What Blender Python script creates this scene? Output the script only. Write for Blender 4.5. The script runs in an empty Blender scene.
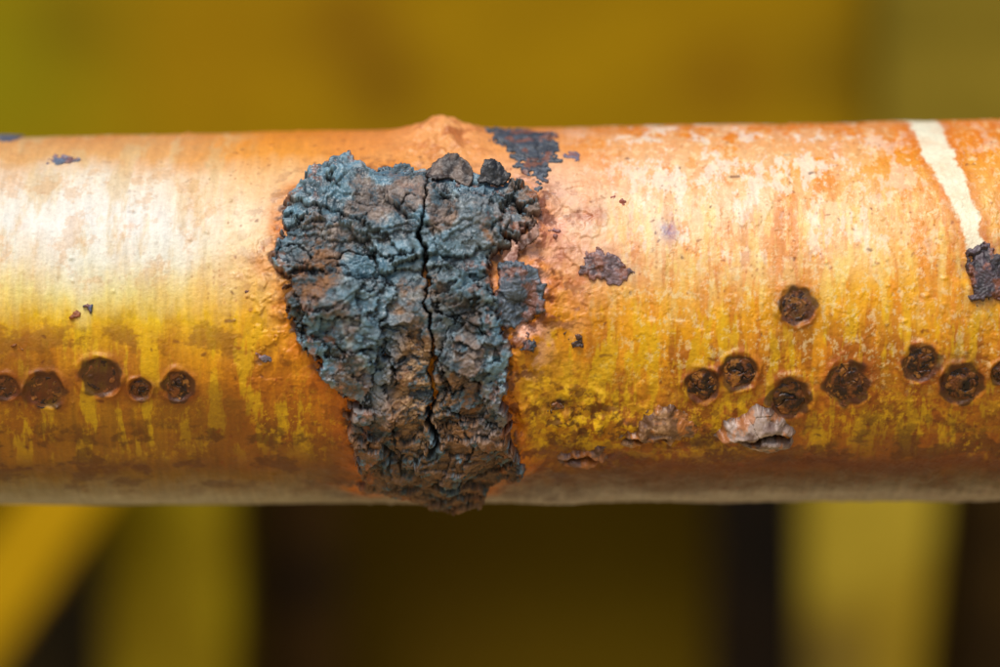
import bpy, math, numpy as np
from mathutils import Vector
D=30.0
# ---------------------------------------------------------------- noise helpers
def _perm(seed):
    r=np.random.RandomState(seed); p=r.permutation(256); return np.concatenate([p,p,p])
_pc={}
_G=np.array([[math.cos(a),math.sin(a)] for a in np.linspace(0,2*math.pi,16,endpoint=False)])
def perlin(x,y,seed=0):
    seed=int(seed)
    if seed not in _pc:_pc[seed]=_perm(seed)
    p=_pc[seed]
    xi=np.floor(x).astype(np.int64); yi=np.floor(y).astype(np.int64)
    xf=x-xi; yf=y-yi; xi&=255; yi&=255
    u=xf*xf*xf*(xf*(xf*6-15)+10); v=yf*yf*yf*(yf*(yf*6-15)+10)
    def g(ix,iy,fx,fy):
        h=p[p[ix&255]+(iy&255)]&15
        return _G[h,0]*fx+_G[h,1]*fy
    a=g(xi,yi,xf,yf); b=g(xi+1,yi,xf-1,yf); c=g(xi,yi+1,xf,yf-1); d=g(xi+1,yi+1,xf-1,yf-1)
    return (a+u*(b-a)+v*((c+u*(d-c))-(a+u*(b-a))))*1.5
def fbm(x,y,o=4,seed=0,gain=.5):
    t=0;a=1;f=1
    for i in range(o):
        t=t+a*perlin(x*f+13.7*i,y*f-7.3*i,seed+i); a*=gain; f*=2.03
    return t
def ridged(x,y,o=4,seed=0):
    t=0;a=.5;f=1
    for i in range(o):
        t=t+a*(1-np.abs(perlin(x*f+3.1*i,y*f+5.7*i,seed+i))*2); a*=.5; f*=2.1
    return t
def vor(x,y,seed=0,full=False):
    if seed not in _pc:_pc[seed]=_perm(seed)
    p=_pc[seed]
    xi=np.floor(x).astype(np.int64); yi=np.floor(y).astype(np.int64)
    f1=np.full(x.shape,9.); f2=np.full(x.shape,9.); idn=np.zeros(x.shape); DX=np.zeros(x.shape); DY=np.zeros(x.shape)
    for i in(-1,0,1):
        for j in(-1,0,1):
            h=p[p[(xi+i)&255]+((yi+j)&255)]; h2=p[h+37]
            cx=xi+i+h/255.; cy=yi+j+h2/255.
            d=np.hypot(x-cx,y-cy)
            m=d<f1
            f2=np.where(m,f1,np.minimum(f2,d)); idn=np.where(m,h/255.,idn); f1=np.where(m,d,f1)
            if full: DX=np.where(m,x-cx,DX); DY=np.where(m,y-cy,DY)
    return (f1,f2,idn,DX,DY) if full else (f1,f2,idn)
def ss(a,b,x):
    t=np.clip((x-a)/(b-a),0,1); return t*t*(3-2*t)
def lerp(a,b,t): return a+(b-a)*t
def mixc(c,col,t): return c+(np.array(col)-c)*t[...,None]
def lin(c):
    c=np.array(c,float)/255.
    return np.where(c<=.04045,c/12.92,((c+.055)/1.055)**2.4)
def blur(a,n):
    for ax in(0,1):
        pad=[(0,0)]*2; pad[ax]=(n+1,n)
        c=np.cumsum(np.pad(a,pad,mode='edge'),axis=ax)
        k=2*n+1
        if ax==0:a=(c[k:]-c[:-k])/k
        else:a=(c[:,k:]-c[:,:-k])/k
    return a
# ---------------------------------------------------------------- branch frame
def axis_z(x): return 0.18+0.011*x
def rad(x): return 1.865+0.006*x
R0=1.865
def p2s(px,py):
    xa=(px-500)/100.; za=(333.5-py)/100.
    y=-1.0
    for _ in range(30):
        k=(D+y)/D; X=xa*k; Z=za*k
        q=(Z-axis_z(X))/rad(X); q=max(-1,min(1,q))
        yn=-rad(X)*math.sqrt(max(0,1-q*q)); y=.5*y+.5*yn
    return X,R0*math.asin(q)
def poly(pts): return np.array([p2s(*p) for p in pts])
def sdf(P,x,s):
    d=np.full(x.shape,1e9); ins=np.zeros(x.shape,bool); n=len(P)
    for i in range(n):
        a=P[i];b=P[(i+1)%n]; e=b-a
        t=np.clip(((x-a[0])*e[0]+(s-a[1])*e[1])/(e@e+1e-12),0,1)
        d=np.minimum(d,(x-a[0]-t*e[0])**2+(s-a[1]-t*e[1])**2)
        if abs(e[1])>1e-9:
            c=((a[1]>s)!=(b[1]>s))&(x<e[0]*(s-a[1])/e[1]+a[0]); ins^=c
    d=np.sqrt(d); return np.where(ins,d,-d)
def dline(P,x,s):
    d=np.full(x.shape,1e9)
    for i in range(len(P)-1):
        a=P[i];b=P[i+1];e=b-a
        t=np.clip(((x-a[0])*e[0]+(s-a[1])*e[1])/(e@e+1e-12),0,1)
        d=np.minimum(d,(x-a[0]-t*e[0])**2+(s-a[1]-t*e[1])**2)
    return np.sqrt(d)
def gau(x,s,px,py,rx,ry):
    a,b=p2s(px,py); return np.exp(-((x-a)/rx)**2-((s-b)/ry)**2)

CANK=poly([(266,262),(282,238),(279,214),(298,194),(322,180),(350,172),(385,170),(410,175),(425,183),(445,176),(470,182),(490,190),(512,192),(532,202),(541,216),(537,234),(518,242),(504,250),(494,266),(489,288),(497,303),(506,322),(515,345),(512,370),(505,395),(512,420),(515,445),(526,460),(506,470),(490,480),(482,488),(470,492),(455,494),(435,493),(420,489),(400,486),(385,484),(366,490),(350,483),(364,474),(360,455),(350,430),(344,405),(356,396),(335,390),(320,376),(317,355),(300,346),(291,326),(284,310),(290,292),(278,278)])
ISL=poly([(498,268),(515,262),(535,268),(547,285),(546,305),(532,322),(515,331),(498,328),(490,310),(493,290)])
UPP=poly([(485,133),(520,131),(550,134),(562,148),(552,165),(543,180),(538,196),(530,184),(525,168),(510,154),(490,145)])
CRACK=poly([(427,178),(423,200),(428,225),(423,250),(425,268),(430,285),(426,305),(427,325),(434,345),(432,360),(438,380),(430,400),(434,425),(430,440)])
CRACKS2=[poly(p) for p in [
 [(432,345),(450,372),(455,385),(470,380),(490,372)],[(330,195),(352,215),(385,222),(418,216)],[(285,250),(320,262),(352,258),(395,268),(420,262)],
 [(440,322),(462,318),(486,328)],[(385,345),(398,372),(392,400),(402,430),(395,470)],[(455,400),(470,425),(462,455),(470,485)],
 [(440,205),(470,215),(500,210),(528,222)],[(325,325),(350,345),(380,350)]]]
LENT=[(797,306,17),(739,372,17),(702,385,16),(789,398,20),(847,384,21),(921,363,17),(962,384,20),(1003,373,12),(100,377,19),(45,391,18),(178,386,15),(5,387,13),(140,389,11)]
LENTS=[(p2s(a,b),r/100.*.95) for a,b,r in LENT]

def base_h(x,s):
    h=0.012*fbm(x*.7,s*.9,3,5)+0.003*fbm(x*5,s*5,3,9)
    h=h+0.002*fbm(x*14,s*2.5,3,11)
    h=h+0.10*gau(x,s,442,138,.42,.5)+.08*gau(x,s,442,135,.30,.35)+0.05*gau(x,s,440,495,.5,.35)+.05*gau(x,s,560,500,.4,.3)
    lump=gau(x,s,442,142,.42,.5)
    h=h+lump*(0.09*ridged(x*2.2,s*2.5,3,21)-.05+.03*fbm(x*7,s*7,3,22))
    win=(x>-3)&(x<1.6)
    dc=np.full(x.shape,9.)
    if win.any():
        dd=-np.maximum(sdf(CANK,x[win],s[win]),sdf(ISL,x[win],s[win])); dc[win]=dd
    halo=np.exp(-(np.maximum(dc,0)/.22)**2)
    t=fbm(x*2.2+4,s*2.6,4,31)*5; q=np.floor(t)+ss(0,.3,t-np.floor(t))
    rgt=ss(-.15,.2,x)
    h=h+halo*(.03+.018*q*(.35+.65*rgt)*.7+.012*fbm(x*8,s*8,3,33))
    cr=np.exp(-((x-.75)/.75)**2-((s+1.05)/.38)**2)+.8*gau(x,s,585,462,.5,.25)+.5*gau(x,s,700,440,1.,.25)
    h=h+cr*(.022*fbm(x*6,s*6,4,41)+.035*ss(.15,.5,fbm(x*4,s*4,2,44)))
    cr2=gau(x,s,575,275,.45,.5)+gau(x,s,575,200,.3,.3)
    h=h+cr2*(.02*ss(.0,.2,fbm(x*4,s*5,4,47))+.008*fbm(x*12,s*12,2,48))
    cr3=gau(x,s,270,320,.35,.7)
    h=h+cr3*.02*ss(.1,.4,fbm(x*6,s*7,4,49))
    h=h+.05*gau(x,s,755,430,.45,.25)+.04*gau(x,s,660,425,.5,.22)
    fl=fbm(x*1.7+3,s*1.3,6,54,.62); h=h+.006*ss(.02,.06,fl)*ss(.3,1.6,x)
    h=h+.006*fbm(x*8,s*6,4,55,.6)*ss(.1,-.6,s)*ss(-2.2,-.5,x)
    f1,f2,i=vor(x*5.5+.2*perlin(x*9,s*9,50),s*5.5,51)
    pim=(ss(.17,.0,f1))*(i>.74)
    h=h+.015*pim*ss(-.1,.5,fbm(x*.9,s*.9,2,52)+.15*np.exp(-np.maximum(dc,0)/.6))
    for (c,r) in LENTS:
        m=(np.abs(x-c[0])<r*2.2)&(np.abs(s-c[1])<r*2.2)
        if m.any():
            rho=np.hypot(x[m]-c[0],s[m]-c[1])/r+.16*perlin(x[m]*8,s[m]*8,53)
            h[m]+=.018*np.exp(-((rho-1.2)/.17)**2)*(1+1.2*perlin(x[m]*6,s[m]*6,57))-.012*ss(1.1,.8,rho)
    return h,dc

def pos(x,s,h):
    th=s/R0; r=rad(x)+h
    return np.stack([x,-r*np.cos(th),axis_z(x)+r*np.sin(th)],-1)

def gridmesh(name,P,C,keep=None,mat=None,closed=False,smooth=True):
    n,m=P.shape[:2]
    idx=np.arange(n*m).reshape(n,m)
    if closed: idx=np.concatenate([idx,idx[:,:1]],1)
    F=np.stack([idx[:-1,:-1],idx[1:,:-1],idx[1:,1:],idx[:-1,1:]],-1).reshape(-1,4)
    V=P.reshape(-1,3); Cc=C.reshape(-1,4)
    if keep is not None:
        k=keep.reshape(-1); F=F[k[F].all(1)]
        used=np.unique(F); mp=np.zeros(len(V),np.int64); mp[used]=np.arange(len(used)); F=mp[F]; V=V[used]; Cc=Cc[used]
    me=bpy.data.meshes.new(name)
    me.vertices.add(len(V)); me.vertices.foreach_set('co',V.astype(np.float32).ravel())
    me.loops.add(F.size); me.loops.foreach_set('vertex_index',F.astype(np.int32).ravel())
    me.polygons.add(len(F)); me.polygons.foreach_set('loop_start',(np.arange(len(F))*4).astype(np.int32))
    me.update(calc_edges=True)
    if smooth: me.polygons.foreach_set('use_smooth',np.ones(len(F),bool))
    a=me.color_attributes.new('Col','FLOAT_COLOR','POINT'); a.data.foreach_set('color',Cc.astype(np.float32).ravel())
    me.validate(); me.update()
    ob=bpy.data.objects.new(name,me); bpy.context.scene.collection.objects.link(ob)
    if mat: me.materials.append(mat)
    return ob

# ---------------------------------------------------------------- materials
def mat_attr(name,nscale,namt,bump,bscale,spec=.5,coat=0.,tint=(1,1,1)):
    m=bpy.data.materials.new(name); m.use_nodes=True; nt=m.node_tree; N=nt.nodes; L=nt.links
    b=N['Principled BSDF']
    at=N.new('ShaderNodeAttribute'); at.attribute_name='Col'
    tc=N.new('ShaderNodeTexCoord')
    no=N.new('ShaderNodeTexNoise'); no.inputs['Scale'].default_value=nscale; no.inputs['Detail'].default_value=6; no.inputs['Roughness'].default_value=.7
    L.new(tc.outputs['Object'],no.inputs['Vector'])
    mr=N.new('ShaderNodeMapRange'); mr.inputs[1].default_value=.3; mr.inputs[2].default_value=.7; mr.inputs[3].default_value=1-namt; mr.inputs[4].default_value=1+namt
    L.new(no.outputs[0],mr.inputs[0])
    mx=N.new('ShaderNodeVectorMath'); mx.operation='SCALE'
    L.new(at.outputs['Color'],mx.inputs[0]); L.new(mr.outputs[0],mx.inputs['Scale'])
    L.new(mx.outputs[0],b.inputs['Base Color'])
    L.new(at.outputs['Alpha'],b.inputs['Roughness'])
    b.inputs['Specular IOR Level'].default_value=spec
    b.inputs['Coat Weight'].default_value=coat; b.inputs['Coat Roughness'].default_value=.3
    n2=N.new('ShaderNodeTexNoise'); n2.inputs['Scale'].default_value=bscale; n2.inputs['Detail'].default_value=5
    L.new(tc.outputs['Object'],n2.inputs['Vector'])
    bp=N.new('ShaderNodeBump'); bp.inputs['Strength'].default_value=bump; bp.inputs['Distance'].default_value=.02
    L.new(n2.outputs[0],bp.inputs['Height']); L.new(bp.outputs[0],b.inputs['Normal'])
    return m
M_bark=mat_attr('smooth_bark',22,.13,.4,28,.42,.04)
M_cank=mat_attr('canker_crust',14,.30,.45,26,.6)
M_lent=mat_attr('lenticel_scab',25,.18,.25,35,.4)
M_blis=mat_attr('blister_bark',20,.18,.25,30,.45)
M_wood=mat_attr('painted_timber',1.2,.10,.3,3,.08)

# ---------------------------------------------------------------- bark colour
ROWS=[118,150,175,215,255,290,325,355,385,420,450,474,488,497]  # lowest rows hold a pale band painted for the underside rim reflection
COLS={  # pale upper rows mix chalky bark with sheen painted into the colour
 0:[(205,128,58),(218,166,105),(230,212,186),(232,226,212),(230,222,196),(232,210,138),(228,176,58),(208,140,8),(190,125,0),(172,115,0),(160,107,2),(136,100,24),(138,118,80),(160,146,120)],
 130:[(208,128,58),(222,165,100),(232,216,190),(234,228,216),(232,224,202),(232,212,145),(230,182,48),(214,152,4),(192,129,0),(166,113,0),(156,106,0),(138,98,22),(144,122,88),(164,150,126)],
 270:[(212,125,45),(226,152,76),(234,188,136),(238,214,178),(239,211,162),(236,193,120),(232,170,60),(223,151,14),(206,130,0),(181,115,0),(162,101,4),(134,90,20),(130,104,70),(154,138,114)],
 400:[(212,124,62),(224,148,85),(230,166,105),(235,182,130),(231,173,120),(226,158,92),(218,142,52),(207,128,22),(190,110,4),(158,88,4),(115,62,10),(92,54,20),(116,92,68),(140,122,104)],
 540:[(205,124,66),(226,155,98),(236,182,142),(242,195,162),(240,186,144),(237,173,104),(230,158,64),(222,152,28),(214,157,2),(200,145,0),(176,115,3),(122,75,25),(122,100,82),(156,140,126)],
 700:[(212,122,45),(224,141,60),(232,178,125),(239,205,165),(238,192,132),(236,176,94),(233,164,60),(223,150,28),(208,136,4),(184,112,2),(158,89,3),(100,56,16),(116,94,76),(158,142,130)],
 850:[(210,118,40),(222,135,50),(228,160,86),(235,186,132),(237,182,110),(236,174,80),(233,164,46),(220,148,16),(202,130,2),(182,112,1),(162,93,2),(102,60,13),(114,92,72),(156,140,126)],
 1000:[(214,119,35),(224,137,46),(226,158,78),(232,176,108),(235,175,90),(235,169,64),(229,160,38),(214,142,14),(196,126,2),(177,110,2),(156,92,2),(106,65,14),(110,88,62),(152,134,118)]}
GAIN=.86
def bark_color(x,s,h,dc):
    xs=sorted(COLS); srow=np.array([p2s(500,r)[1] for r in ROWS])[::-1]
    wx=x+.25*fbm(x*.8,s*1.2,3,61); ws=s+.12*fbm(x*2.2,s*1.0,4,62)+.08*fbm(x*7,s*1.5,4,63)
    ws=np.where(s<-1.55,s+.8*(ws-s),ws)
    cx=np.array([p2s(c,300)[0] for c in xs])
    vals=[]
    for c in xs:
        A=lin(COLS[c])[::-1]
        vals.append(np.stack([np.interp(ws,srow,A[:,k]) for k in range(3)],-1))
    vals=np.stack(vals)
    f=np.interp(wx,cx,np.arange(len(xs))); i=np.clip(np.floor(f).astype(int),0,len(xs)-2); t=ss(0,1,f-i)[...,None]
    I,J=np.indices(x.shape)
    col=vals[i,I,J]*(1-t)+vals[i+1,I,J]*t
    rgh=np.full(x.shape,.48)
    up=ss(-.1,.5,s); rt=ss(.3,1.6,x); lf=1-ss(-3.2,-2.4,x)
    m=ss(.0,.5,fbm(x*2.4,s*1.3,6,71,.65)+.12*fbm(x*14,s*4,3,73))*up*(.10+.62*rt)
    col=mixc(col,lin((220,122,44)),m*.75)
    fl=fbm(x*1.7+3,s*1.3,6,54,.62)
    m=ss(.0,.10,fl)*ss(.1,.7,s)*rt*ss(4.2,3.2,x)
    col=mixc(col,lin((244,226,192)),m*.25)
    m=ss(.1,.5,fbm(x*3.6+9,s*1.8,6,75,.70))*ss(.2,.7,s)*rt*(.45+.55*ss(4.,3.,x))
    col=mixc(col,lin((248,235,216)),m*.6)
    # dull smudges and faint bands on the pale left part
    m=ss(.0,.6,fbm(x*3.2+40,s*1.0,6,176,.62))*ss(.0,.5,s)*(1-ss(-2.8,-2.2,x))
    col=mixc(col,lin((214,182,130)),m*.55)
    m=ss(.2,.6,fbm(x*2.6+44,s*2.4,6,177,.65))*ss(.0,.5,s)*(1-ss(-2.8,-2.2,x))
    col=mixc(col,lin((205,150,90)),m*.4)
    m=ss(.05,.5,fbm(x*4.5,s*.8,5,78,.65))*ss(-1.2,-.4,s)*ss(1.5,.8,s)
    col=mixc(col,lin((204,104,24)),m*(.08+.34*rt))
    m=ss(.1,.5,fbm(x*9,s*1.6,5,178,.65))*ss(-.4,.1,s)*ss(1.5,.8,s)*rt
    col=mixc(col,lin((246,210,132)),m*.5)
    m=ss(-.05,.5,fbm(x*1.3+20,s*1.6,5,79,.6))*np.exp(-((s-.35)/.5)**2)*rt
    col=mixc(col,lin((222,170,124)),m*.3)
    fib=fbm(x*16,s*1.6,5,77,.65)
    col=col*(1+.17*fib*(.45+.55*ss(.8,-.6,s)))[...,None]
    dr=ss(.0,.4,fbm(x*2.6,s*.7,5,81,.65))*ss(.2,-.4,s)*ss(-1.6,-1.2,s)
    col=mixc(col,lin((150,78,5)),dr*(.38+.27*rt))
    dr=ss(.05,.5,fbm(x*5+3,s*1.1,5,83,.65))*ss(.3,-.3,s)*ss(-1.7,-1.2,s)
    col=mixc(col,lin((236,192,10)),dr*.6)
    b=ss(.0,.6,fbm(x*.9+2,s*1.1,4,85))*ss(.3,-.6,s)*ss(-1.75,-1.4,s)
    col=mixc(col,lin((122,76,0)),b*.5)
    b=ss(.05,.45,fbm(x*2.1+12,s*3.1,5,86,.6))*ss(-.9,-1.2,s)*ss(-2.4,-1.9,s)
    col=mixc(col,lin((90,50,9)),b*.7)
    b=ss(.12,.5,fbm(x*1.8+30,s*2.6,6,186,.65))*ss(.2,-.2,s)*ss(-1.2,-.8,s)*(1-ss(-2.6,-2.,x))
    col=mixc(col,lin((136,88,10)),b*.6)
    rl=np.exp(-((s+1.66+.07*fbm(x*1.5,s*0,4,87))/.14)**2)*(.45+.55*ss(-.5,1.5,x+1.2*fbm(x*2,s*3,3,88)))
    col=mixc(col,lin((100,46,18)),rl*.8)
    cr=np.clip(np.exp(-((x-.62)/.55)**2-((s+.98)/.42)**2)+.6*gau(x,s,650,430,.9,.3)+.35*ss(1.2,2,x)*np.exp(-((s+.95)/.3)**2),0,1)
    n=fbm(x*7,s*7,5,91,.65)
    col=mixc(col,lin((236,188,2)),ss(-.05,.35,n)*cr*.85)
    col=mixc(col,lin((90,48,8)),ss(.12,.45,fbm(x*6+4,s*7,5,93,.65))*cr*.85)
    f1,f2,idn=vor(x*9+.3*perlin(x*12,s*12,94),s*9+.3*perlin(x*12+5,s*12,94),95); sp=ss(.22,.07,f1)*(idn>.84)*ss(-.2,.4,fbm(x*1.1,s*1.1,2,96)+.2*rt)
    col=mixc(col,lin((135,60,22)),sp*.6*(1-.6*lf))
    f1,f2,idn=vor(x*4+.3*perlin(x*9,s*9,194),s*4,195); sp=ss(.12,.04,f1)*(idn>.84)*(1-.7*lf*up)
    col=mixc(col,lin((95,45,25)),sp*.7)
    f1,f2,idn=vor(x*19,s*15,196); sp=ss(.3,.1,f1)*(idn>.8)*ss(.0,.5,fbm(x*1.6+3,s*1.6,3,197)+.15)
    col=mixc(col,lin((150,72,20)),sp*.45*(1-.5*lf))
    sp=ss(.25,.75,fbm(x*13,s*9,5,97,.75))*ss(.1,-.9,s)*ss(-1.7,-1.4,s)*ss(-.2,.5,fbm(x*1.4,s*1.6,2,98))
    col=mixc(col,lin((245,194,55)),sp*.5*(1-.5*lf))
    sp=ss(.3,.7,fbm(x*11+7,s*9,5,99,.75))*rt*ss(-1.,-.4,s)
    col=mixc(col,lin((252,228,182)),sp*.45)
    e=np.maximum(dc,0); nn=fbm(x*4,s*4,4,101)
    col=mixc(col,lin((212,118,34)),(np.exp(-(e/.16)**2)*(.65+.3*nn)).clip(0,1))
    rr=np.exp(-(e/.30)**2)*ss(-.2,.2,x)
    col=mixc(col,lin((246,192,168)),rr*ss(-.1,.4,nn)*.8*ss(-.9,-.4,s))
    rr2=np.exp(-(e/.4)**2)*(.5+.5*ss(-.2,.2,x))
    col=mixc(col,lin((100,46,22)),rr2*ss(.2,.5,fbm(x*6,s*6,5,103,.6))*.8)
    col=mixc(col,lin((60,28,12)),(np.exp(-(e/.05)**2)*ss(-.1,.4,fbm(x*9,s*9,3,105))*.85))
    lp=gau(x,s,442,142,.42,.4)
    col=mixc(col,lin((236,176,122)),lp*.6)
    col=mixc(col,lin((165,80,34)),lp*ss(.0,.45,fbm(x*4,s*6,5,107,.6))*.7)
    for (c,r) in LENTS:
        m=(np.abs(x-c[0])<r*3)&(np.abs(s-c[1])<r*3.4)
        if m.any():
            X=x[m];S=s[m]; rho=np.hypot(X-c[0],S-c[1])/r
            cc=col[m]; cc=mixc(cc,lin((140,66,6)),np.exp(-(np.maximum(rho-1,0)/.5)**2)*(.5+.5*perlin(X*6,S*6,109)).clip(0,1))
            cc=mixc(cc,lin((40,16,5)),ss(1.22,1.02,rho+.3*perlin(X*9,S*9,110))*.8)
            col[m]=cc
    for (a,b2,rx,ry,cl,am) in [(966,358,.13,.16,(90,42,15),.8),(115,470,.5,.12,(105,58,22),.65),(70,440,.5,.1,(120,70,15),.5),(575,275,.3,.35,(185,95,60),.45),(668,229,.10,.11,(125,112,150),.75),
        (590,215,.2,.12,(160,80,50),.65),(975,235,.12,.1,(150,95,50),.5),(555,450,.2,.12,(105,60,50),.7),(600,455,.25,.12,(110,65,62),.7),(560,402,.16,.06,(60,30,12),.8),(170,340,.16,.25,(175,110,30),.5),
        (262,358,.07,.07,(100,90,120),.6),(20,350,.15,.3,(170,100,30),.5),(240,270,.3,.3,(215,150,110),.25),(690,440,.4,.12,(90,48,10),.75),(770,458,.4,.08,(85,42,12),.7),(45,395,.25,.2,(110,55,10),.6),(140,392,.25,.12,(110,55,10),.7),(800,425,.25,.1,(110,55,10),.5),
        (555,240,.2,.2,(190,115,95),.5),(560,300,.12,.2,(150,75,40),.5),(75,322,.05,.05,(160,80,40),.8),(545,195,.15,.2,(120,75,70),.6),(612,268,.22,.22,(150,85,75),.5),(985,275,.25,.4,(100,62,62),.75),(935,300,.12,.2,(190,105,45),.5),(680,395,.3,.15,(150,80,20),.5),
        (560,478,.4,.15,(85,45,30),.8),(340,478,.3,.15,(90,50,20),.7),(640,476,.5,.1,(95,50,25),.6),(900,470,.6,.1,(100,52,18),.6),(540,495,.4,.2,(80,50,35),.7),(340,495,.3,.2,(80,50,25),.6)]:
        g=gau(x,s,a,b2,rx,ry)*(.75+.9*fbm(x*6,s*6,5,120+a%7,.6)).clip(0,1.3)
        col=mixc(col,lin(cl),(g*am).clip(0,1))
    P=poly([(905,95),(918,120),(933,145),(952,180),(966,210),(974,245)])
    dl=dline(P,x,s)+.03*fbm(x*6,s*6,5,131,.65)
    w=np.interp(s,[p2s(970,245)[1],p2s(940,150)[1]],[.075,.145])
    st=ss(w+.02,w-.02,dl)*(.92+.2*fbm(x*5,s*5,5,133,.6)).clip(0,1)
    col=mixc(col,lin((205,112,48)),ss(w+.14,w+.02,dl)*.55*up)
    col=mixc(col,lin((242,232,202)),st)
    rgh=rgh+.12*fbm(x*5,s*5,4,140)+.06*ss(.1,.4,fbm(x*3,s*3,3,141))+.2*cr+.07*lf*up
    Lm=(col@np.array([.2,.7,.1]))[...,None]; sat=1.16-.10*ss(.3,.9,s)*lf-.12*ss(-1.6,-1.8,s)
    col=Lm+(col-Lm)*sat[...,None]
    col=np.clip(col*GAIN,.001,.78)
    return np.concatenate([col,np.clip(rgh,.3,.8)[...,None]],-1)

xg=np.concatenate([np.linspace(-14,-5.5,60,endpoint=False),np.arange(-5.5,5.5,.0085),np.linspace(5.5,14,60)])
a1=math.radians(102)
th=np.concatenate([np.linspace(-a1,a1,770),np.linspace(a1,2*math.pi-a1,60)[1:-1]])
X,T=np.meshgrid(xg,th,indexing='ij'); S=T*R0
Sfn=np.where(T>math.pi,S-2*math.pi*R0,S)
H,DC=base_h(X,Sfn)
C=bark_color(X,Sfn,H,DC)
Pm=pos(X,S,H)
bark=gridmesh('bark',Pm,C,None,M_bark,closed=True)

branch=bpy.data.objects.new('tree_branch',None); bpy.context.scene.collection.objects.link(branch)
branch['label']='smooth orange and yellow tree branch with a blackened cracked canker'
branch['category']='branch'
def child(o,par=branch,label=None):
    o.parent=par
    if label:o['label']=label
child(bark,label='smooth pale orange and golden bark with chalky film')

# ---------------------------------------------------------------- patches
def patch(name,P,fn,step=.008,mat=None,pad=.12,jit=(.05,.02),seed=0):
    x0,s0=P.min(0)-pad; x1,s1=P.max(0)+pad
    xs=np.arange(x0,x1,step); sg=np.arange(s0,s1,step)
    X,S=np.meshgrid(xs,sg,indexing='ij')
    B,dc=base_h(X,S)
    d=sdf(P,X,S)+jit[0]*fbm(X*4,S*4,3,200+seed)+jit[1]*fbm(X*14,S*14,3,210+seed)
    h,c=fn(X,S,d)
    h=np.where(d<0,-.05,h)
    o=gridmesh(name,pos(X,S,B+h),c,d>-.03,mat)
    child(o); return o

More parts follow.
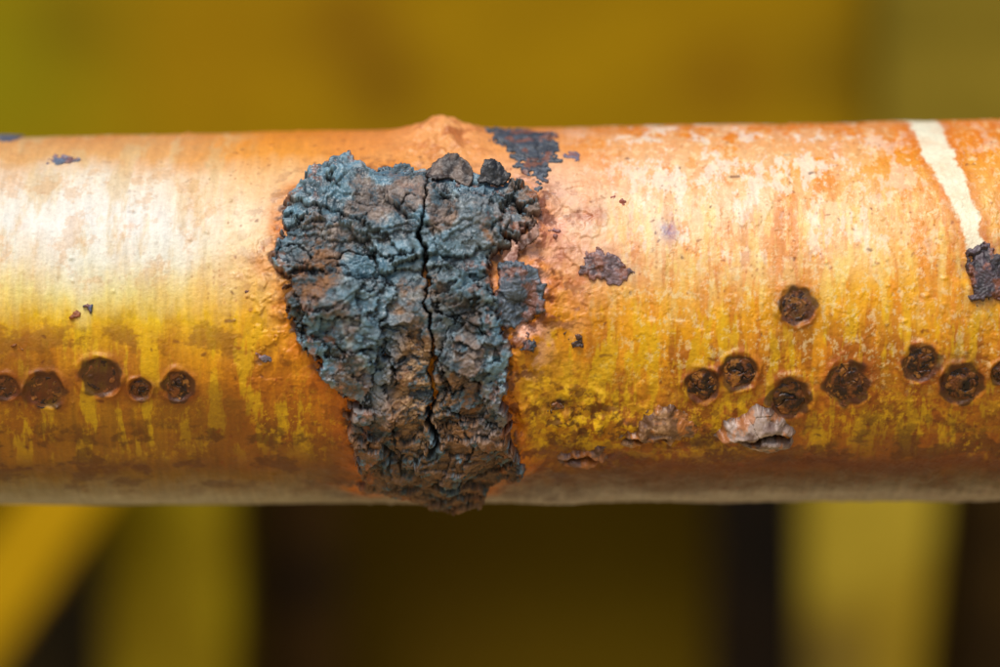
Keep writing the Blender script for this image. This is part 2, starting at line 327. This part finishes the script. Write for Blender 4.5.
def facets(x,s,seed,tx,ts):
    f1,f2,idn,dx,dy=vor(x,s,seed,True)
    a=idn*97.3; t1=np.sin(a*7.1); t2=np.cos(a*11.7)
    return tx*t1*dx+ts*t2*dy, f2-f1, idn
def canker_fn(X,S,d):
    edge=ss(-.01,.05,d)
    low=ss(-.9,-1.5,S); upr=ss(-.7,-.1,S)
    w1=fbm(X*1.2,S*1.2,2,220); w2=fbm(X*1.2+5,S*1.2,2,221)
    j1=fbm(X*9,S*9,4,222,.6); j2=fbm(X*9+9,S*9,4,223,.6)
    wx=X+.14*w1+.03*j1; ws=S+.14*w2+.03*j2
    hA,eA,iA=facets(wx*1.7,ws*2.2,300,.10,.12)
    hB,eB,iB=facets(wx*4.0+4,ws*5.2,301,.025,.030)
    # few broad overlapping sheets with crisp broken lips
    lay=0; led=0
    for k_,(fx,fs,sd_,th_,lvs) in enumerate([(.8,1.35,310,.06,(-.2,.15)),(1.9,3.0,320,.032,(.05,.4))]):
        f=fbm(X*fx+.05*j1+k_*7,S*fs+.05*j2,3,sd_,.42)
        for lv in lvs:
            g=ss(lv,lv+.015,f); lay=lay+th_*g; led=np.maximum(led,np.exp(-((f-lv+.02)/.02)**2)*(1-.25*k_))
    h=.06+.05*ss(0,.35,d)+lay+hA+hB*.8+.03*(iA-.5)+.012*(iB-.5)
    h=h+.020*fbm(X*2.2,S*3.2,2,249)+.009*fbm(X*7,S*9,5,250,.68)+.0045*fbm(X*24,S*28,3,255,.6)
    ckA=ss(.03,.0,eA)*ss(-.1,.2,fbm(X*1.3,S*1.3,2,259)+.05)
    ckB=ss(.05,.0,eB)*ss(.12,.4,fbm(X*1.5+3,S*1.5,2,260)+.25*low)
    h=h-.03*ckA-.016*ckB
    c2=np.zeros(X.shape)
    for i_,Pc in enumerate(CRACKS2):
        dd=dline(Pc,X+.07*fbm(X*3,S*3,4,400+i_,.6),S+.07*fbm(X*3+6,S*3,4,420+i_,.6))
        c2=np.maximum(c2,ss(.014,.003,dd)*ss(-.2,.15,fbm(X*3+i_,S*3,2,440)+.1))
        h=h+.015*np.exp(-((dd-.04)/.05)**2)*(1 if i_%2 else .4)
    h=h-.035*c2
    hol=np.exp(-((X+.30)/.17)**2-((S+.02)/.20)**2); h=h-.12*hol
    dl=dline(CRACK,X+.06*fbm(S*4,X*2,4,264,.6),S)
    wdt=.007+.010*ss(-.2,.6,fbm(S*2.5,X*0+.5,2,265))+.008*ss(-.2,-.6,S)
    mc=ss(wdt*1.6,wdt*.4,dl)*ss(-1.35,-1.1,S); lip=np.exp(-((dl-.05)/.05)**2)
    h=h-.16*mc+.028*lip
    h=h*ss(-2.75,-1.9,S)+.05*ss(-1.9,-2.75,S)
    h=h*edge-.04*(1-edge)
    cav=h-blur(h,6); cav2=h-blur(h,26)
    k=ss(-.016,.016,cav); k2=ss(-.045,.045,cav2)  # crevice shade and ridge brightness put into the crust colour
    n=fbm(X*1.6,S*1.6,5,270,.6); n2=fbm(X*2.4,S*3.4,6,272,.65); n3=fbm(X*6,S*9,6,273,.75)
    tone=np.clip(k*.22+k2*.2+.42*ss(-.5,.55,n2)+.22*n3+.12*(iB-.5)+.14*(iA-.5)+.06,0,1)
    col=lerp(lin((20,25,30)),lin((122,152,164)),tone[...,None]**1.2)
    col=mixc(col,lin((52,98,118)),ss(-.1,.4,n2)*.45)
    col=mixc(col,lin((172,180,178)),ss(.25,.8,n3)*.55*(1-low)*ss(-.3,.3,n))
    strip=np.exp(-((X+.76)/.24)**2-((S+.60)/.65)**2)
    br=np.clip(1.5*strip+1.2*low+.65*ss(.05,.45,n)+.45*np.exp(-((X+.05)/.35)**2-((S-.8)/.3)**2)+.9*np.exp(-((X+1.78)/.22)**2-((S-.38)/.22)**2)+.6*ss(-.4,-.95,S),0,1)
    tb=np.clip(k*.3+k2*.2+.4*ss(-.5,.5,n2)+.3*n3,0,1)
    brc=lerp(lin((32,18,9)),lin((142,98,60)),tb[...,None])
    brc=mixc(brc,lin((178,142,100)),strip*ss(-.1,.4,n3)*.65)
    brc=mixc(brc,lin((30,18,11)),low*.4)
    col=col+(brc-col)*(br*ss(-.4,.15,n2*.5+.6*n3+.2))[...,None]
    col=mixc(col,lin((155,84,26)),ss(.3,.6,fbm(X*6,S*6,5,277,.65))*.6*ss(.45,.0,d))
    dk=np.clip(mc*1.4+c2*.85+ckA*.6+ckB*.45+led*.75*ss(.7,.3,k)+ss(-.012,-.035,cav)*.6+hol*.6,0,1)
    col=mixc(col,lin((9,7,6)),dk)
    col=mixc(col,lin((105,50,15)),ss(.05,.0,d)*.5)
    rg=.42+.15*fbm(X*6,S*6,3,280)+.24*br
    return h,np.concatenate([np.clip(col,.003,.8),np.clip(rg,.3,.85)[...,None]],-1)
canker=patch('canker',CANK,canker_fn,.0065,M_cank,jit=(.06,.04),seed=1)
canker['label']='blue-black cracked crust with brown weathered lower end'

def scab(cA,cB,hgt=.03,fr=6,sd=0,alpha=None):
    def fn(X,S,d):
        e=ss(-.01,.04,d)
        wx=X+.06*fbm(X*5,S*5,3,298);ws=S+.06*fbm(X*5+3,S*5,3,299)
        hA,eA,iA=facets(wx*fr*.6,ws*fr*.6,300+sd,hgt*.8,hgt*.8)
        t=fbm(X*fr*.5,S*fr*.5,4,300+sd)*3;q=np.floor(t)+ss(0,.15,t-np.floor(t))
        h=hgt+.25*hgt*q+hA+.005*fbm(X*fr*2,S*fr*2,3,310+sd)
        ck=ss(.07,0,eA)*.6
        h=(h-.012*ck)*e-.04*(1-e)
        k=np.clip(.5*ss(-.02,.02,h-blur(h,6))+.5*ss(-.5,.6,fbm(X*5,S*6,5,335+sd,.7)),0,1)  # relief also shades the scab colour, darker in its creases
        col=lerp(lin(cA),lin(cB),k[...,None])
        col=mixc(col,lin((150,80,35)),ss(.1,.5,fbm(X*5,S*5,4,330+sd,.6))*.5)
        col=mixc(col,lin((12,8,6)),ck*.8)
        return h,np.concatenate([col,np.full(X.shape+(1,),.5)],-1)
    return fn
def blob(px,py,rx,ry,n=14,seed=0,ang=0):
    r=np.random.RandomState(seed); o=[]
    for i in range(n):
        a=2*math.pi*i/n; k=1+.28*(r.rand()-.5)
        u=rx*k*math.cos(a); v=ry*k*math.sin(a)
        o.append((px+u*math.cos(ang)-v*math.sin(ang),py+u*math.sin(ang)+v*math.cos(ang)))
    return poly(o)
patch('canker_fragment',ISL,scab((22,26,30),(98,110,122),.06,4,1),.007,M_cank,jit=(.05,.03),seed=2)
patch('bark_scab',UPP,scab((24,24,28),(82,88,96),.025,5,2),.008,M_cank,jit=(.10,.08),seed=3)
for i,(p,cA,cB,hh) in enumerate([
  (poly([(582,254),(600,248),(618,252),(630,272),(626,288),(605,283),(592,282),(580,270)]),(44,28,26),(135,105,105),.02),
  (blob(576,343,11,9,seed=3),(30,16,12),(90,60,45),.04),
  (blob(527,345,9,10,seed=4),(20,20,24),(72,76,86),.04),
  (poly([(966,248),(985,241),(1003,253),(1016,290),(1002,300),(975,303),(964,282)]),(18,12,14),(84,66,72),.035),
  (blob(62,161,15,6,seed=6),(50,55,70),(110,120,140),.015),
  (blob(90,309,6,5,seed=7),(30,40,60),(90,100,130),.025),
  (blob(245,265,5,4,seed=8),(90,45,30),(150,95,70),.02),
  (blob(245,293,6,5,seed=9),(80,45,45),(140,95,85),.02),
  (blob(616,197,9,4,seed=10,ang=.5),(120,50,40),(170,95,80),.02),
  (blob(572,156,9,5,seed=11),(60,55,75),(120,110,125),.015),
  (blob(18,348,5,4,seed=12),(90,45,20),(140,80,30),.02),
  (blob(8,135,14,6,seed=13),(45,45,60),(100,100,110),.02),
  (blob(560,408,18,6,seed=14,ang=-.2),(40,24,12),(110,75,40),.02),
  (blob(262,358,7,5,seed=15),(60,50,60),(120,105,110),.02),
  (blob(75,316,4,3,seed=16),(110,50,20),(160,90,40),.02),
  (blob(556,236,6,8,seed=17),(100,60,60),(150,110,110),.02),
  (blob(870,330,3,3,seed=19),(90,45,20),(140,80,35),.02),
  ]):
    patch('bark_scab',p,scab(cA,cB,hh,7,10+i),.007,M_cank,jit=(.06,.05),seed=20+i)

# lenticels
def lent_fn(c,r,sd):
    R=np.random.RandomState(900+sd); kr=R.rand(8); flat=.8+.3*kr[0]
    def fn(X,S,d):
        dx=(X-c[0])/r; ds=(S-c[1])/r
        rho=np.hypot(dx*(1+.16*(kr[1]-.5)),ds*flat**.5)+.12*perlin(dx*1.2,ds*1.2,400+sd)+.05*perlin(dx*4,ds*4,402+sd)
        ox=.5*(kr[2]-.5); oy=.5*(kr[3]-.5)
        phi=np.arctan2(ds-oy,dx-ox); rin0=np.hypot(dx-ox,ds-oy)
        h=.002+.026*ss(1.,.2,rho)*(kr[4]*1.4-.4)
        ring=np.exp(-((rho-.90)/.06)**2)*ss(-.5,.1,perlin(dx*1.5+3,ds*1.5,405+sd)+.2)
        nr=2+int(kr[6]*2)
        rdv=np.abs(np.sin(phi*nr*.5+sd+1.3*fbm(dx*1.2,ds*1.2,2,430+sd)))*rin0; rd=ss(.065,.01,rdv)*ss(.9,.78,rho)*ss(-.4,.1,perlin(dx*2,ds*2,437+sd)+.1)
        rin=np.exp(-((rin0-.42-.15*perlin(dx*2,ds*2,432+sd))/.045)**2)*ss(-.2,.2,perlin(dx+7,ds,433+sd)+.1)
        cr=np.clip(rd+rin*.85,0,1)
        h=h-.016*ring-.018*cr+.007*fbm(dx*2.5,ds*2.5,4,440+sd)
        e=ss(1.12,.96,rho); h=h*e-.03*(1-e)
        tone=ss(-.4,.5,fbm(dx*1.6,ds*1.6,5,441+sd,.6)); bri=.6+.6*kr[7]
        col=lerp(lin((44,20,8)),lin((122,66,24)),tone[...,None])*bri
        col=mixc(col,lin((190,122,45)),ss(.1,.6,fbm(dx*1.6,ds*1.6,4,450+sd,.6))*(.1+.5*kr[5]))
        col=mixc(col,lin((20,9,5)),ss(.5,.1,rin0)*(.35+.55*kr[1]))
        col=mixc(col,lin((10,5,3)),np.clip(ring*.9+cr*.95,0,1))
        return h,np.concatenate([col,np.full(X.shape+(1,),.42)],-1)
    return fn
for i,(c,r) in enumerate(LENTS):
    a=np.linspace(0,2*math.pi,28,endpoint=False)
    P=np.stack([c[0]+1.12*r*np.cos(a),c[1]+1.12*r*np.sin(a)],-1)
    patch('lenticel',P,lent_fn(c,r,i),.005,M_lent,pad=.05,jit=(.03,.03),seed=50+i)

# blisters
def blister_fn(line,w,hg,sd,cA,cB,lumps=1.):
    def fn(X,S,d):
        e=ss(-.01,.10,d)
        h=hg*ss(-.02,.22,d)+.045*lumps*fbm(X*3.0,S*3.6,2,500+sd)+.005*fbm(X*9,S*9,4,510+sd)
        dl=dline(line,X+.035*fbm(X*5,S*5,3,511),S+.035*fbm(X*5+4,S*5,3,512))
        mc=ss(w,w*.3,dl); lip=np.exp(-((dl-w*1.8)/(w*.9))**2)
        f1,f2,_=vor(X*4+.4*perlin(X*6,S*6,514),S*4,515+sd); ck=ss(.04,0,f2-f1)*ss(.0,.3,perlin(X*3,S*3,516))
        h=h-(hg+.03)*mc+.03*lip-.010*ck
        h=h*e-.03*(1-e)
        k=ss(-.02,.025,h-blur(h,8))
        col=lerp(lin(cA),lin(cB),(k*.35+.65*ss(-.5,.5,fbm(X*4,S*5,5,518+sd,.65)))[...,None])
        n=fbm(X*6,S*6,5,520+sd,.65)
        col=mixc(col,lin((78,46,30)),ss(-.05,.4,n)*.65)
        col=mixc(col,lin((195,112,25)),ss(.05,.45,fbm(X*5+8,S*5,4,530+sd,.6))*.5)
        col=mixc(col,lin((12,7,5)),np.clip(mc*1.4+ck*.5,0,1))
        col=mixc(col,lin((60,30,10)),ss(.10,.0,d)*.85)
        return h,np.concatenate([col,np.full(X.shape+(1,),.40)],-1)
    return fn
P1=poly([(708,432),(722,417),(740,408),(755,399),(772,401),(788,412),(800,430),(797,445),(775,454),(752,453),(737,442),(716,441)])
o=patch('bark_blister',P1,blister_fn(poly([(712,435),(732,436),(748,432),(762,428),(778,428),(790,432)]),.036,.13,0,(92,66,54),(176,152,138),.25),.006,M_blis,jit=(.03,.012),seed=70)
o['label']='pale raised blister split by a dark cleft'
P2=poly([(612,442),(628,425),(638,408),(655,400),(672,402),(692,409),(706,425),(698,438),(670,443),(650,440),(635,450)])
patch('bark_blister',P2,blister_fn(poly([(618,440),(634,434),(648,438),(664,434)]),.03,.07,3,(88,50,18),(184,140,100),.9),.006,M_blis,jit=(.05,.02),seed=72)
patch('bark_blister',blob(585,455,34,11,seed=5),blister_fn(poly([(565,460),(585,455),(605,460)]),.03,.05,5,(80,48,35),(150,110,90),1.2),.007,M_blis,jit=(.08,.05),seed=74)
patch('bark_blister',blob(682,400,14,6,seed=25),blister_fn(poly([(672,402),(690,400)]),.02,.04,9,(90,48,12),(190,125,45),1.),.007,M_blis,jit=(.06,.04),seed=76)

def flake(pts,h0,h1,ang,sd,cA=(26,24,24),cB=(90,86,86)):
    P=poly(pts); c=P.mean(0); u=np.array([math.cos(ang),math.sin(ang)]); pr=(P-c)@u; lo,hi=pr.min(),pr.max()
    x0,s0=P.min(0)-.05; x1,s1=P.max(0)+.05
    X,S=np.meshgrid(np.arange(x0,x1,.008),np.arange(s0,s1,.008),indexing='ij')
    d=sdf(P,X,S)+.03*fbm(X*7,S*7,3,600+sd)
    t=np.clip(((X-c[0])*u[0]+(S-c[1])*u[1]-lo)/(hi-lo),0,1)
    B,_=base_h(X,S)
    h=h0+(h1-h0)*t**1.6+.02*fbm(X*6,S*6,3,610+sd)
    col=lerp(lin(cA),lin(cB),ss(-.4,.5,fbm(X*9,S*9,3,620+sd))[...,None])
    C=np.concatenate([col,np.full(X.shape+(1,),.5)],-1)
    o=gridmesh('bark_flake',pos(X,S,B+h),C,d>0,M_cank)
    m=o.modifiers.new('Solidify','SOLIDIFY'); m.thickness=.03; m.offset=0
    child(o,canker)
flake([(422,190),(432,179),(450,175),(466,180),(476,191),(468,198),(450,193),(436,195)],.16,.24,1.3,1,(44,32,26),(110,92,80))
flake([(480,196),(482,182),(494,181),(510,190),(505,199)],.16,.28,1.9,2,(12,10,10),(42,38,38))
flake([(515,245),(530,238),(540,228),(536,246),(522,255)],.05,.13,-.3,4,(80,48,34),(170,130,112))
flake([(505,262),(512,245),(520,250),(514,266)],.04,.12,1.2,7,(140,92,75),(215,170,150))

# ---------------------------------------------------------------- background timber structure
def wp(px,d): return (px-500)/100.*d/D
def wz(py,d): return (333.5-py)/100.*d/D
def panel(name,pxpts,y,thick,col,col2,label,cat,kn=(),top=0,rgh=.8,sd=0):
    n,m=60,60
    a,b,c,dd=[np.array(p,float) for p in pxpts]
    U,V=np.meshgrid(np.linspace(0,1,n),np.linspace(0,1,m),indexing='ij')
    Q=((1-U)*(1-V))[...,None]*a+(U*(1-V))[...,None]*b+(U*V)[...,None]*c+((1-U)*V)[...,None]*dd
    P=np.stack([Q[...,0],np.full(U.shape,y)+.03*fbm(Q[...,0],Q[...,1],2,700+sd),Q[...,1]],-1)
    cc=lerp(lin(col),lin(col2),ss(-.5,.5,fbm(Q[...,0]*.18,Q[...,1]*.35,3,710+sd))[...,None])
    for (kx,kz,kr,kc,am) in kn:
        g=np.exp(-((Q[...,0]-kx)**2+(Q[...,1]-kz)**2)/kr**2)*am
        cc=mixc(cc,lin(kc),g)
    C=np.concatenate([cc,np.full(U.shape+(1,),rgh)],-1)
    o=gridmesh(name,P,C,None,M_wood)
    mo=o.modifiers.new('Solidify','SOLIDIFY'); mo.thickness=thick; mo.offset=-1
    o['label']=label; o['category']=cat
    return o
d1=60.; y1=30.
X_=lambda px,d=d1:wp(px,d)
Z_=lambda py,d=d1:wz(py,d)
def rect(p0,q0,p1,q1,d=d1): return [(X_(p0,d),Z_(q1,d)),(X_(p1,d),Z_(q1,d)),(X_(p1,d),Z_(q0,d)),(X_(p0,d),Z_(q0,d))]
K=lambda px,py,r,c,a:(X_(px),Z_(py),r,c,a)
panel('timber_board',rect(-900,-500,868,300),y1,.8,(150,114,0),(138,104,0),'broad golden yellow painted wooden board','board',
   kn=[K(40,60,2.4,(122,110,2),.8),K(-90,80,3,(124,116,2),.8),K(385,85,1.,(96,62,2),.75),K(350,20,1.,(104,66,2),.65),K(722,80,1.,(104,66,2),.65),K(75,20,1.,(94,76,2),.6),K(200,60,2,(136,98,0),.6),K(860,70,1.5,(96,72,2),.75)],sd=1)
panel('timber_board',rect(874,-500,1900,300),y1+.6,.8,(128,107,28),(112,94,22),'greyish olive wooden board','board',sd=2)
d2=66.;y2=36.
panel('timber_wall',rect(-1500,-700,2500,1100,d2),y2,.8,(98,76,0),(78,57,0),'dark ochre wooden rear wall','wall',sd=3,
   kn=[(wp(520,d2),wz(560,d2),4,(100,76,2),.5),(wp(640,d2),wz(600,d2),3,(116,94,4),.4),(wp(420,d2),wz(640,d2),3,(66,44,1),.5)])
panel('wooden_post',rect(112,295,236,1000),y1-1.,1.2,(128,108,6),(108,87,3),'olive yellow upright timber post','post',sd=4)
panel('wooden_post',rect(246,296,338,1000),y1+2,1.2,(46,28,2),(22,12,2),'dark brown upright timber post','post',sd=5)
panel('wooden_post',rect(706,297,792,1000),y1-1.5,1.2,(20,10,1),(12,6,1),'blackened upright timber post','post',sd=6)
panel('wooden_post',[(X_(800),Z_(1000)),(X_(880),Z_(1000)),(X_(952),Z_(298)),(X_(796),Z_(298))],y1-1,1.2,(152,128,34),(130,104,20),'pale yellow slightly leaning timber post','post',
   kn=[K(822,655,.9,(70,55,30),.7)],sd=7)
panel('wooden_post',rect(956,299,1500,1000),y1+1.2,1.2,(54,36,2),(36,22,2),'dark brown broad timber post','post',sd=8)
panel('wooden_brace',[(X_(-150),Z_(760)),(X_(-60),Z_(760)),(X_(165),Z_(430)),(X_(75),Z_(430))],y1-2.5,.9,(168,128,4),(150,111,2),'bright yellow diagonal timber brace','brace',sd=9)
panel('timber_board',rect(-900,560,108,1000),y1+3,.6,(34,24,3),(22,15,2),'dark brown low wooden board','board',sd=10)  # dark gap painted as a sheet, its shade is in the colour

g=np.linspace(-1,1,40); U,V=np.meshgrid(g,g,indexing='ij')
P=np.stack([U*160,V*160,np.full(U.shape,-20.)],-1)
C=np.concatenate([np.broadcast_to(lin((188,166,120)),U.shape+(3,)),np.full(U.shape+(1,),.8)],-1)
bounce_ground=gridmesh('ground',P,C,None,M_wood); bounce_ground['kind']='structure'; bounce_ground['label']='pale sandy ground'; bounce_ground['category']='ground'  # out-of-view sheet added to bounce light onto the branch underside

# ---------------------------------------------------------------- light
w=bpy.data.worlds.new('World'); bpy.context.scene.world=w; w.use_nodes=True
nt=w.node_tree; bg=nt.nodes['Background']; sk=nt.nodes.new('ShaderNodeTexSky'); sk.sky_type='NISHITA'; sk.sun_disc=False
el=math.radians(55); az=math.radians(-18)
sk.sun_elevation=el; sk.sun_rotation=math.pi+math.radians(18)
nt.links.new(sk.outputs[0],bg.inputs[0]); bg.inputs[1].default_value=.12
sd=Vector((math.sin(az)*math.cos(el),-math.cos(az)*math.cos(el),math.sin(el)))
L=bpy.data.lights.new('Sun','SUN'); L.energy=3.3; L.angle=math.radians(26); L.color=(1,.96,.9)
lo=bpy.data.objects.new('sun',L); lo.rotation_euler=sd.to_track_quat('Z','Y').to_euler(); bpy.context.scene.collection.objects.link(lo)

cam=bpy.data.cameras.new('Camera'); co=bpy.data.objects.new('camera',cam); bpy.context.scene.collection.objects.link(co)
co.location=(0,-D,0); co.rotation_euler=(math.pi/2,0,0)
cam.sensor_width=36; cam.lens=36*D/10.; cam.clip_end=1000
cam.dof.use_dof=True; cam.dof.focus_distance=D-1.65; cam.dof.aperture_fstop=(cam.lens/1000)/1.2
bpy.context.scene.camera=co
sc=bpy.context.scene; sc.view_settings.view_transform='Standard'; sc.view_settings.look='None'; sc.view_settings.exposure=0
